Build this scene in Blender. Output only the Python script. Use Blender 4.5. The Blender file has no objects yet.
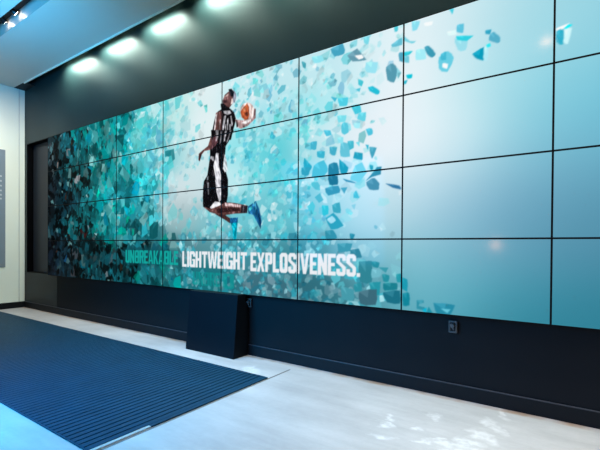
import bpy, bmesh, math, random
import numpy as np
from mathutils import Matrix, Vector

C = bpy.context.scene.collection
scn = bpy.context.scene
PI = math.pi

# ------------------------------------------------------------------ camera
cam_d = bpy.data.cameras.new('camera'); cam = bpy.data.objects.new('camera', cam_d); C.objects.link(cam)
r = Vector((0.82366888, 0.56702795, 0.00699194)); u = Vector((-0.01105764, 0.00373239, 0.9999319)); f = Vector((-0.56696324, 0.8236901, -0.00934424))
m = Matrix((( r.x, u.x, -f.x, 7.427), (r.y, u.y, -f.y, -3.6967), (r.z, u.z, -f.z, 1.361), (0, 0, 0, 1)))
cam.matrix_world = m
cam_d.sensor_width = 36.0; cam_d.lens = 399.117 * 36 / 600; cam_d.shift_y = 25.322 / 600
cam_d.clip_start = 0.02; cam_d.clip_end = 200
scn.camera = cam

# ------------------------------------------------------------------ world (cool blue sky outside the added window)
w = bpy.data.worlds.new('sky'); scn.world = w; w.use_nodes = True
bg = w.node_tree.nodes['Background']
bg.inputs[0].default_value = (0.13, 0.46, 0.86, 1); bg.inputs[1].default_value = 0.3

scn.view_settings.view_transform = 'Standard'
try: scn.view_settings.look = 'None'
except Exception: pass
scn.view_settings.gamma = 1.0; scn.view_settings.use_curve_mapping = False
scn.view_settings.exposure = 0.0
scn.cycles.max_bounces = 8
scn.cycles.sample_clamp_indirect = 4.0

def area(name, loc, target, sx, sy, power, color, spread=180):
    d = bpy.data.lights.new(name, 'AREA'); d.shape = 'RECTANGLE'; d.size = sx; d.size_y = sy; d.energy = power; d.color = color
    d.spread = math.radians(spread)
    o = bpy.data.objects.new(name, d); C.objects.link(o); o.location = loc
    if target: o.rotation_euler = (Vector(target) - Vector(loc)).to_track_quat('-Z', 'Y').to_euler()
    return o
def spot(name, loc, target, power, color, angle, blend=1.0, size=0.04):
    d = bpy.data.lights.new(name, 'SPOT'); d.energy = power; d.color = color; d.spot_size = math.radians(angle); d.spot_blend = blend
    d.shadow_soft_size = size
    o = bpy.data.objects.new(name, d); C.objects.link(o); o.location = loc
    o.rotation_euler = (Vector(target) - Vector(loc)).to_track_quat('-Z', 'Y').to_euler()
    return o
# added blue area lights, unseen, tinting the floor and ceiling at left
area('added_blue_light', (3.3, -3.66, 2.0), (3.9, -1.6, 0.3), 2.0, 2.6, 230, (0.01, 0.45, 1.0), 125)
area('added_blue_light', (2.4, -3.64, 3.0), (0.9, -1.9, 4.7), 1.2, 0.9, 72, (0.05, 0.46, 1.0), 75)
# added neutral fill lights for floor, ceiling and white wall, without fixtures
area('added_room_fill', (9.0, -1.8, 4.66), None, 5.0, 1.0, 55, (1.0, 0.95, 0.92), 80)
area('added_wall_side_fill', (5.0, -0.6, 4.69), None, 14.5, 0.25, 122, (1.0, 0.93, 0.88), 62)
spot('added_pier_fill', (0.3, -1.3, 4.6), (-2.45, -0.4, 2.7), 340, (1.0, 0.96, 0.88), 75, 1.0, 0.1)

# ------------------------------------------------------------------ materials
def lin(c):
    return tuple(((x/255.)/12.92 if x/255. <= 0.04045 else ((x/255.+0.055)/1.055)**2.4) for x in c[:3]) + (1,)
def mat(name, rgb, rough=0.6, metal=0.0, var=0.0, scale=8.0, bump=0.0, bscale=60.0, spec=0.5, stretch=None):
    mt = bpy.data.materials.new(name); mt.use_nodes = True
    nt = mt.node_tree; b = nt.nodes['Principled BSDF']
    b.inputs['Roughness'].default_value = rough; b.inputs['Metallic'].default_value = metal
    b.inputs['Specular IOR Level'].default_value = spec
    tc = nt.nodes.new('ShaderNodeTexCoord'); mp = nt.nodes.new('ShaderNodeMapping')
    nt.links.new(tc.outputs['Object'], mp.inputs[0])
    if stretch: mp.inputs['Scale'].default_value = stretch
    n = nt.nodes.new('ShaderNodeTexNoise'); n.inputs['Scale'].default_value = scale; n.inputs['Detail'].default_value = 6
    nt.links.new(mp.outputs[0], n.inputs['Vector'])
    cr = nt.nodes.new('ShaderNodeMapRange'); cr.inputs['To Min'].default_value = 1 - var; cr.inputs['To Max'].default_value = 1 + var
    cr.inputs['From Min'].default_value = 0.3; cr.inputs['From Max'].default_value = 0.7
    nt.links.new(n.outputs['Fac'], cr.inputs['Value'])
    mul = nt.nodes.new('ShaderNodeVectorMath'); mul.operation = 'SCALE'; mul.inputs[0].default_value = lin(rgb)[:3]
    nt.links.new(cr.outputs[0], mul.inputs['Scale'])
    nt.links.new(mul.outputs[0], b.inputs['Base Color'])
    if bump:
        n2 = nt.nodes.new('ShaderNodeTexNoise'); n2.inputs['Scale'].default_value = bscale; n2.inputs['Detail'].default_value = 3
        nt.links.new(mp.outputs[0], n2.inputs['Vector'])
        bp = nt.nodes.new('ShaderNodeBump'); bp.inputs['Strength'].default_value = bump; bp.inputs['Distance'].default_value = 0.01
        nt.links.new(n2.outputs['Fac'], bp.inputs['Height']); nt.links.new(bp.outputs[0], b.inputs['Normal'])
    return mt
def glow(name, rgb, strength):
    mt = bpy.data.materials.new(name); mt.use_nodes = True
    b = mt.node_tree.nodes['Principled BSDF']; b.inputs['Base Color'].default_value = (0.8, 0.8, 0.8, 1)
    b.inputs['Emission Color'].default_value = lin(rgb); b.inputs['Emission Strength'].default_value = strength
    return mt
M = {
 'feature': mat('satin_charcoal_paint', (34, 48, 49), 0.42, 0, 0.06, 3.0, 0.03, 3.0, 0.14, (1, 1, 0.25)),
 'lower': mat('charcoal_panel', (25, 26, 29), 0.55, 0, 0.05, 3.0, 0, spec=0.05),
 'lower_grey': mat('graphite_panel', (26, 30, 33), 0.5, 0, 0.05, 3.0, spec=0.3),
 'skirting': mat('skirting_paint', (19, 21, 25), 0.5, 0, 0.04, spec=0.12),
 'skirting_highlight': mat('painted_skirting_highlight', (50, 53, 60), 0.4),  # lighter tone standing in for the highlight along the skirting top
 'white': mat('white_wall_paint', (226, 230, 218), 0.55, 0, 0.015, 2.0),
 'ceiling': mat('white_ceiling_paint', (218, 206, 192), 0.5, 0, 0.015, 1.0),
 'trim': mat('white_metal_trim', (250, 240, 222), 0.35),
 'slot': mat('grey_slot_lining', (175, 165, 155), 0.5),
 'black': mat('black_paint', (12, 13, 16), 0.6, 0, 0.1),
 'recess': mat('black_recess_lining', (4, 5, 7), 0.6, spec=0.05),
 'recess_back': mat('smoked_glass_panel', (40, 45, 52), 0.4, 0, 0.05, 1.5, spec=.15),
 'bezel': mat('black_display_bezel', (9, 8, 10), 0.6, spec=0.1),
 'box': mat('navy_black_laminate', (9, 14, 20), 0.5, 0, 0.06, 5.0, spec=0.08),
 'grey_plastic': mat('grey_plastic', (66, 68, 72), 0.5),
 'mat_rib': mat('blue_black_mat_rib', (9, 48, 68), 0.5, 0, 0.12, 4.0, 0.2, 150, spec=0.15),
 'mat_base': mat('black_mat_base', (8, 26, 38), 0.8),
 'alu': mat('brushed_aluminium', (190, 195, 200), 0.35, 0.6, 0.05, 20),
 'lamp': mat('black_lamp_metal', (16, 18, 24), 0.35, 0.3),
 'lamp_face': glow('lit_lamp_face', (255, 246, 235), 14),
 'downlight_face': glow('lit_downlight_face', (255, 170, 115), 260),
 'panel': mat('slate_sign_panel', (120, 134, 146), 0.35, 0, 0.03, 3),
 'panel_mark': mat('pale_print', (178, 186, 192), 0.5),
 'joint': mat('dark_joint_filler', (92, 88, 86), 0.8, 0, 0.15, 30),
}

def floor_material():
    mt = bpy.data.materials.new('polished_concrete'); mt.use_nodes = True
    nt = mt.node_tree; N = nt.nodes; L = nt.links; b = N['Principled BSDF']
    geo = N.new('ShaderNodeNewGeometry')
    def noise(scale, detail=6, rough=0.6, vec=None, dist=0.0):
        n = N.new('ShaderNodeTexNoise'); n.inputs['Scale'].default_value = scale; n.inputs['Detail'].default_value = detail
        n.inputs['Roughness'].default_value = rough; n.inputs['Distortion'].default_value = dist
        L.new(vec or geo.outputs['Position'], n.inputs['Vector']); return n
    def rng(src, a, b_, c, d):
        q = N.new('ShaderNodeMapRange'); q.inputs['From Min'].default_value = a; q.inputs['From Max'].default_value = b_
        q.inputs['To Min'].default_value = c; q.inputs['To Max'].default_value = d; L.new(src, q.inputs['Value']); return q.outputs[0]
    def mth(op, a, b_):
        q = N.new('ShaderNodeMath'); q.operation = op
        for i, x in enumerate((a, b_)):
            if isinstance(x, (int, float)): q.inputs[i].default_value = x
            else: L.new(x, q.inputs[i])
        return q.outputs[0]
    base = rng(noise(0.9).outputs['Fac'], 0.3, 0.7, 0.84, 1.06)
    mp = N.new('ShaderNodeMapping'); mp.inputs['Scale'].default_value = (0.5, 2.6, 1); L.new(geo.outputs['Position'], mp.inputs[0])
    streak = rng(noise(1.6, 7, 0.65, mp.outputs[0]).outputs['Fac'], 0.3, 0.7, 0.80, 1.10)
    fine = rng(noise(22, 4).outputs['Fac'], 0.3, 0.7, 0.97, 1.03)
    v = mth('MULTIPLY', mth('MULTIPLY', base, streak), fine)
    # pale scuffs: little ragged smears near the wall, plus a painted-in glare spot
    wob = N.new('ShaderNodeTexNoise'); wob.inputs['Scale'].default_value = 7; wob.inputs['Detail'].default_value = 4
    L.new(geo.outputs['Position'], wob.inputs['Vector'])
    off = N.new('ShaderNodeVectorMath'); off.operation = 'SUBTRACT'; L.new(wob.outputs['Color'], off.inputs[0]); off.inputs[1].default_value = (0.5, 0.5, 0.5)
    sc = N.new('ShaderNodeVectorMath'); sc.operation = 'SCALE'; L.new(off.outputs[0], sc.inputs[0]); sc.inputs['Scale'].default_value = 0.28
    pos = N.new('ShaderNodeVectorMath'); pos.operation = 'ADD'; L.new(geo.outputs['Position'], pos.inputs[0]); L.new(sc.outputs[0], pos.inputs[1])
    tot = None
    for (x, y, rx, ry, a) in ((6.58,-.90,.10,.03,.5),(6.69,-.84,.10,.04,.3),(6.81,-.75,.08,.07,.75),(6.88,-.58,.06,.10,.75),(6.935,-.34,.045,.13,.7),(6.945,-.05,.03,.12,.4),
                           (6.22,-.68,.05,.03,-.6),(6.225,-.80,.06,.035,-.5),(6.28,-1.02,.07,.04,.2),(6.49,-.74,.04,.04,0),(4.5,-.37,.12,.07,-.5),(6.5,-.42,.05,.07,.3),(6.75,-.9,.12,.03,.7)):
        mpn = N.new('ShaderNodeMapping'); mpn.vector_type = 'TEXTURE'; mpn.inputs['Location'].default_value = (x, y, 0)
        mpn.inputs['Rotation'].default_value = (0, 0, a); mpn.inputs['Scale'].default_value = (rx, ry, 1e3)
        L.new(pos.outputs[0], mpn.inputs[0])
        ln = N.new('ShaderNodeVectorMath'); ln.operation = 'LENGTH'; L.new(mpn.outputs[0], ln.inputs[0])
        q = rng(ln.outputs['Value'], 0.6, 1.5, 1.0, 0.0)
        tot = q if tot is None else mth('MAXIMUM', tot, q)
    brk = rng(noise(16, 4).outputs['Fac'], 0.38, 0.58, 0.25, 1.0)
    scuff_and_glare = mth('MULTIPLY', tot, brk)
    sep = N.new('ShaderNodeSeparateXYZ'); L.new(geo.outputs['Position'], sep.inputs[0])
    # brown residue line along the foot of the display wall
    edge = rng(sep.outputs['Y'], -0.03, 0.0, 0.0, 1.0)
    rust = mth('MULTIPLY', edge, rng(noise(3.2, 5).outputs['Fac'], 0.42, 0.6, 0.15, 1.0))
    c0 = N.new('ShaderNodeVectorMath'); c0.operation = 'SCALE'; c0.inputs[0].default_value = lin((165, 163, 163))[:3]; L.new(v, c0.inputs['Scale'])
    m1 = N.new('ShaderNodeMixRGB'); L.new(mth('MULTIPLY', scuff_and_glare, 0.38), m1.inputs[0]); L.new(c0.outputs[0], m1.inputs[1]); m1.inputs[2].default_value = lin((226, 226, 226))
    m2 = N.new('ShaderNodeMixRGB'); L.new(mth('MULTIPLY', rust, 0.95), m2.inputs[0]); L.new(m1.outputs[0], m2.inputs[1]); m2.inputs[2].default_value = lin((138, 116, 98))
    L.new(m2.outputs[0], b.inputs['Base Color'])
    L.new(rng(noise(2.5).outputs['Fac'], 0.3, 0.7, 0.30, 0.44), b.inputs['Roughness'])
    b.inputs['Specular IOR Level'].default_value = 0.55
    bp = N.new('ShaderNodeBump'); bp.inputs['Strength'].default_value = 0.06; bp.inputs['Distance'].default_value = 0.01
    L.new(noise(30, 4).outputs['Fac'], bp.inputs['Height']); L.new(bp.outputs[0], b.inputs['Normal'])
    return mt
M['floor'] = floor_material()

# the displays' picture: colours sit on the screen surface and the screen gives them off
def screen_material():
    mt = bpy.data.materials.new('lit_display_surface'); mt.use_nodes = True
    nt = mt.node_tree; b = nt.nodes['Principled BSDF']
    at = nt.nodes.new('ShaderNodeAttribute'); at.attribute_name = 'picture'
    tc = nt.nodes.new('ShaderNodeTexCoord'); wv = nt.nodes.new('ShaderNodeTexNoise'); wv.inputs['Scale'].default_value = 3
    nt.links.new(tc.outputs['Object'], wv.inputs['Vector'])
    mr = nt.nodes.new('ShaderNodeMapRange'); mr.inputs['To Min'].default_value = 0.99; mr.inputs['To Max'].default_value = 1.03
    nt.links.new(wv.outputs['Fac'], mr.inputs['Value'])
    nt.nodes.remove(b); em = nt.nodes.new('ShaderNodeEmission'); gl = nt.nodes.new('ShaderNodeBsdfGlossy'); ad = nt.nodes.new('ShaderNodeAddShader')
    gl.inputs['Color'].default_value = (0.006, 0.006, 0.006, 1); gl.inputs['Roughness'].default_value = 0.10
    nt.links.new(at.outputs['Color'], em.inputs['Color']); nt.links.new(mr.outputs[0], em.inputs['Strength'])
    nt.links.new(em.outputs[0], ad.inputs[0]); nt.links.new(gl.outputs[0], ad.inputs[1])
    nt.links.new(ad.outputs[0], nt.nodes['Material Output'].inputs['Surface'])
    return mt
M['screen'] = screen_material()

# ------------------------------------------------------------------ helpers
def add_box(bm, x0, x1, y0, y1, z0, z1):
    vs = [bm.verts.new((x, y, z)) for z in (z0, z1) for y in (y0, y1) for x in (x0, x1)]
    for q in ((0,2,3,1), (4,5,7,6), (0,1,5,4), (2,6,7,3), (0,4,6,2), (1,3,7,5)): bm.faces.new([vs[i] for i in q])
    return vs
def add_cyl(bm, p0, p1, r0, r1=None, n=24):
    p0 = Vector(p0); p1 = Vector(p1); r1 = r0 if r1 is None else r1
    d = (p1 - p0).normalized(); a = d.orthogonal().normalized(); b2 = d.cross(a)
    A = [bm.verts.new(p0 + (a*math.cos(2*PI*i/n) + b2*math.sin(2*PI*i/n))*r0) for i in range(n)]
    B = [bm.verts.new(p1 + (a*math.cos(2*PI*i/n) + b2*math.sin(2*PI*i/n))*r1) for i in range(n)]
    for i in range(n): bm.faces.new((A[i], A[(i+1) % n], B[(i+1) % n], B[i]))
    bm.faces.new(A[::-1]); bm.faces.new(B)
def obj(name, bm, mt, parent=None, bevel=0.0, smooth=False):
    bmesh.ops.recalc_face_normals(bm, faces=bm.faces)
    me = bpy.data.meshes.new(name); bm.to_mesh(me); bm.free(); me.materials.append(mt)
    o = bpy.data.objects.new(name, me); C.objects.link(o)
    if parent: o.parent = parent
    if bevel:
        b = o.modifiers.new('bevel', 'BEVEL'); b.width = bevel; b.segments = 2; b.limit_method = 'ANGLE'
    if smooth:
        for p in me.polygons: p.use_smooth = True
    return o
def boxes(name, lst, mt, parent=None, bevel=0.0):
    bm = bmesh.new()
    for l in lst: add_box(bm, *l)
    return obj(name, bm, mt, parent, bevel)
def struct(o): o['kind'] = 'structure'; return o
def tag(o, label, cat, group=None):
    o['label'] = label; o['category'] = cat
    if group: o['group'] = group
    return o
def thing(name, loc, label, cat, group=None):
    o = bpy.data.objects.new(name, None); C.objects.link(o); o.location = loc; o.empty_display_size = 0.1
    return tag(o, label, cat, group)

# ------------------------------------------------------------------ setting
XL, XR, YB, CZ = -2.45, 13.0, -9.0, 4.70
WY = 0.07                                   # face of the feature wall
struct(boxes('floor', [(XL-3.0, XR+.2, YB-.2, 0.45, -0.12, 0.0)], M['floor']))
# feature wall with a rectangular recess at the left end of the displays
RX0, RX1, RZ0, RZ1, RD = -2.345, -1.30, 0.77, 3.53, 0.12
struct(boxes('wall_display', [(XL-.2, RX0, WY, WY+.35, RZ0, 5.2), (RX0, RX1, WY, WY+.35, RZ1, 5.2), (RX0, RX1, WY+RD+.02, WY+.35, RZ0, RZ1),
                              (RX1, XR, WY, WY+.35, RZ0, 5.2)], M['feature']))
struct(boxes('wall_lower_left', [(XL-.2, -0.985, WY, WY+.35, 0.0, RZ0)], M['lower_grey']))
struct(boxes('wall_lower', [(-0.980, XR, WY-0.001, WY+.35, 0.0, RZ0)], M['lower']))
struct(boxes('trim_1', [(RX0, RX0+.012, WY-.002, WY+RD, RZ0, RZ1), (RX0, RX1, WY-.002, WY+RD, RZ0, RZ0+.012), (RX0, RX1, WY-.002, WY+RD, RZ1-.012, RZ1),
                        (RX1-.012, RX1, WY-.002, WY+RD, RZ0, RZ1)], M['recess']))
struct(boxes('baseboard_display', [(XL, XR, WY-.016, WY, 0.0, 0.124)], M['skirting'], bevel=0.003))
struct(boxes('highlight_strip', [(XL, XR, WY-.017, WY, 0.1245, 0.131)], M['skirting_highlight']))  # thin strip that paints the skirting's top-edge highlight
# white pier to the left, then an unseen window added around the blue light
struct(boxes('wall_left', [(XL-.25, XL, YB, WY, 0.0, 5.2)], M['white'], bevel=0.006))
struct(boxes('trim_2', [(XL-.01, XL+.006, -0.045, -0.035, 0.13, CZ)], M['alu']))
struct(boxes('baseboard_left', [(XL-.002, XL+.014, -5.0, WY-.016, 0.0, 0.13)], M['skirting'], bevel=0.003))
fr = [(x-.03, x+.03, -3.76, -3.70, 0.1, 3.7) for x in (1.63, 3.0, 4.37)] + [(1.6, 4.4, -3.76, -3.70, z, z+.06) for z in (0.1, 2.2, 3.64)]
struct(boxes('added_window_1', fr, M['lamp']))
struct(boxes('wall_added_window', [(XL, 1.6, -3.87, -3.70, 0, 4.72), (4.4, 5.2, -3.87, -3.70, 0, 4.72), (1.6, 4.4, -3.87, -3.70, 3.7, 4.72), (1.6, 4.4, -3.87, -3.70, 0, .1), (5.0, 5.2, YB, -3.87, 0, 4.72)], M['white']))  # unseen wall invented to hold the added window
struct(boxes('wall_back', [(5.0, XR, YB-.2, YB, 0.0, 5.2)], M['white']))
struct(boxes('wall_right', [(XR, XR+.2, YB, WY+.35, 0.0, 5.2)], M['white']))
# ceiling: two slabs, the lamp slot between them, a narrow light gap beside the feature wall
SY0, SY1, STOP = -1.345, -1.131, 4.894
GY = -0.141
struct(boxes('ceiling', [(XL, XR, SY1, GY, CZ, 5.3), (XL-.25, XR, -5.05, SY0, CZ, 5.3), (5.0, XR, YB, -5.05, CZ, 5.3)], M['ceiling']))
struct(boxes('trim_3', [(XL, XR, SY0, SY1, STOP, 5.3), (XL, XR, SY0, SY0+.005, CZ+.005, STOP)], M['black']))
struct(boxes('trim_8', [(XL, XR, SY1-.004, SY1+.001, CZ+.001, STOP)], M['slot']))
struct(boxes('trim_4', [(-1.95, XR, GY-.003, GY+.012, CZ-.026, CZ+.06)], M['trim'], bevel=0.002))
struct(boxes('trim_5', [(XL, -1.95, GY, WY, CZ+.001, CZ+.02), (XL, XR, GY, WY, 5.2, 5.3)], M['black']))
struct(boxes('wall_recess_panel', [(RX0+.012, RX1-.012, WY+RD, WY+RD+.02, RZ0+.012, RZ1-.012)], M['recess_back']))
COVE = ['at the far left end', 'second from the left end', 'third from the left end', 'fourth from the left end', 'fifth from the left end', 'sixth from the left end', 'seventh from the left end', 'at the right end']
for i in range(8):
    x = -0.08 + 1.245*i
    t = thing('cove_lamp', (x, GY+.05, 5.2), 'short lamp hidden in the ceiling gap above the dark wall, ' + COVE[i], 'lamp', 'lamps in the ceiling gap')
    for sx in (-.15, .15):
        bm = bmesh.new(); add_cyl(bm, (sx, 0, 0), (sx, 0, -.37), 0.006, 0.006, 10); obj('stem', bm, M['lamp'], t)
    bm = bmesh.new(); add_box(bm, -.27, .27, -.03, .025, -.39, -.36); obj('lamp_body', bm, M['lamp'], t, bevel=.004)
    area('cove_glow', (x-.15, GY+.055, 4.775), (x-.15, 0.07, 4.35), .72, .05, 27, (0.76, 1.0, 0.88), 148)

# concrete joint and pale border strip beside the mat
struct(boxes('trim_6', [(4.838, 4.858, -6.0, -0.13, -0.01, 0.0012)], M['joint']))

# ------------------------------------------------------------------ entrance mat
MX1, MY0, MY1 = 4.80, -2.335, -0.50
mt_ = thing('entrance_mat', (1.2, -1.4, 0), 'wide dark blue ribbed entrance mat set in the pale concrete floor', 'mat')
def loc_boxes(name, lst, mtl, parent, bevel=0.0):
    lx, ly, lz = parent.location
    return boxes(name, [(a-lx, b-lx, c-ly, d-ly, e-lz, g-lz) for a, b, c, d, e, g in lst], mtl, parent, bevel)
loc_boxes('mat_base', [(XL+.3, MX1, MY0, MY1, 0.0, 0.004)], M['mat_base'], mt_)
ribs = []; x = MX1 - .05
while x > XL + .32:
    ribs.append((x, x+.049, MY0+.01, MY1-.01, 0.004, 0.012)); x -= .062
loc_boxes('ribs', ribs, M['mat_rib'], mt_)
o = loc_boxes('mat_edge', [(MX1, 4.835, -1.87, MY1, 0, .011), (XL+.3, MX1, MY1-.008, MY1, 0, .012), (XL+.3, MX1, MY0, MY0+.008, 0, .012)], M['mat_rib'], mt_)
o = loc_boxes('threshold_strip', [(MX1+.004, 4.834, MY0, -1.875, 0, .010)], M['alu'], mt_); o['label'] = 'bright metal strip at the mat corner'

# ------------------------------------------------------------------ the picture on the video wall
CTL=[(1.749,-0.37,20,88,98,0.5),(1.43,-0.382,20,85,95,0.5),(2.139,-0.355,45,105,115,0.5),(2.749,-0.785,20,95,105,0.6),(-0.925,2.62,25,35,40,1.0),(-0.923,1.18,20,25,30,1.0),(-0.921,-0.554,20,25,35,1.0),(-0.427,2.779,20,80,90,1.0),(-0.425,1.126,15,45,55,1.0),(-0.422,-0.532,20,40,50,1.0),(0.173,2.754,20,115,120,1.0),(0.176,1.583,20,95,100,1.0),(0.178,0.539,15,90,95,1.0),(0.18,-0.506,15,65,75,1.0),(0.711,2.857,25,145,145,1.0),(0.713,1.746,25,135,135,1.0),(0.716,0.509,18,125,125,1.0),(0.72,-0.605,18,75,85,1.0),(1.195,2.947,30,150,155,1.0),(1.198,2.126,50,170,172,1.0),(1.201,0.952,35,135,145,1.0),(1.203,0.246,28,115,125,1.0),(1.205,-0.696,18,88,98,1.0),(1.634,2.918,110,215,215,1.0),(1.636,2.247,100,205,207,1.0),(1.639,1.352,55,160,168,1.0),(1.642,0.456,45,138,148,1.0),(1.646,-0.665,30,110,120,1.0),(2.221,2.827,190,232,230,0.3),(2.223,2.096,190,230,232,0.4),(2.133,1.697,90,190,200,0.8),(2.317,1.143,208,226,230,0.2),(2.404,1.642,215,236,238,0.3),(2.319,0.728,190,208,212,0.2),(2.32,0.418,145,182,187,0.25),(2.232,-0.205,80,130,140,0.7),(2.233,-0.73,35,125,135,0.8),(2.735,2.845,222,238,240,0.15),(2.737,2.159,225,240,242,0.15),(2.741,1.18,200,225,230,0.2),(2.824,0.292,130,195,205,0.5),(2.746,-0.156,80,140,150,0.7),(2.749,-0.785,30,130,140,0.8),(3.26,2.743,200,235,240,0.7),(3.655,2.763,190,230,238,0.8),(3.264,1.646,150,228,235,0.7),(3.195,1.2,190,235,240,0.4),(3.659,2.072,165,225,235,0.8),(3.661,1.554,85,205,215,1.0),(3.663,1.121,120,212,222,0.9),(3.269,0.456,110,200,212,0.7),(3.666,0.428,115,198,210,0.9),(3.869,1.254,90,198,210,1.0),(3.272,-0.186,65,140,155,1.0),(3.672,-0.871,60,110,125,1.0),(3.85,0.247,85,185,200,1.0),(3.852,-0.175,65,135,150,1.0),(4.121,2.734,195,232,238,0.8),(4.431,2.753,190,230,240,0.7),(4.712,2.769,215,240,245,0.5),(4.885,2.827,230,242,246,0.2),(4.124,2.17,160,228,236,0.9),(4.434,2.216,190,236,242,0.6),(4.847,2.135,242,242,248,0.0),(4.234,1.579,195,234,240,0.85),(4.534,1.501,236,241,247,0.0),(4.851,1.42,240,242,250,0.0),(4.129,1.284,150,215,226,0.7),(4.109,0.803,90,185,200,1.0),(4.442,0.681,195,228,236,0.15),(4.855,0.703,224,240,246,0.0),(4.651,0.613,214,234,242,0.0),(4.134,0.316,105,188,200,1.0),(4.394,0.377,120,190,203,0.9),(4.598,0.289,170,212,224,0.0),(4.289,1.094,190,228,236,0.8),(4.291,0.621,150,208,219,0.8),(4.488,1.209,232,240,246,0.15),(4.857,0.275,202,228,238,0.0),(4.744,0.105,190,222,232,0.0),(4.19,-0.168,55,130,145,1.0),(4.543,-0.162,105,168,182,0.7),(4.711,-0.335,110,175,190,0.7),(4.86,-0.228,130,192,208,0.0),(4.246,-0.803,45,105,120,1.0),(4.547,-0.768,55,125,140,1.0),(4.862,-0.73,85,158,173,0.8),(5.129,2.569,243,244,248,0.0),(5.35,2.721,218,240,245,0.0),(5.556,2.363,224,245,248,0.0),(5.803,2.716,170,218,230,0.0),(5.947,2.518,150,210,224,0.0),(5.922,2.07,160,224,234,0.0),(5.134,1.618,230,243,247,0.0),(5.494,1.633,212,244,248,0.0),(5.926,1.374,130,206,224,0.0),(5.058,1.228,236,243,250,0.0),(5.287,1.175,226,243,247,0.0),(5.36,0.832,190,226,238,0.0),(5.14,0.531,175,212,230,0.0),(5.5,0.491,150,195,220,0.0),(5.932,0.446,102,158,190,0.0),(5.872,0.863,132,196,214,0.0),(5.143,0.095,158,197,218,0.0),(5.57,0.083,132,182,207,0.0),(5.962,0.073,90,145,178,0.0),(5.066,-0.152,135,198,215,0.0),(5.367,-0.276,122,192,210,0.0),(5.698,-0.14,110,172,197,0.0),(5.963,-0.135,80,142,168,0.0),(5.147,-0.696,118,198,215,0.0),(5.574,-0.645,88,172,192,0.0),(5.967,-0.713,50,140,162,0.0),(5.883,-0.961,42,128,148,0.0),(6.029,2.472,150,213,227,0.0),(6.184,2.494,132,202,220,0.0),(6.187,2.057,120,190,212,0.0),(6.087,1.659,112,196,218,0.0),(6.191,1.292,95,176,202,0.0),(6.092,0.876,100,165,192,0.0),(6.197,0.417,75,145,168,0.0),(6.096,0.092,85,150,168,0.0),(6.2,-0.13,60,115,142,0.0),(6.101,-0.693,50,130,152,0.0),(6.205,-0.898,42,112,134,0.0)]
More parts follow.
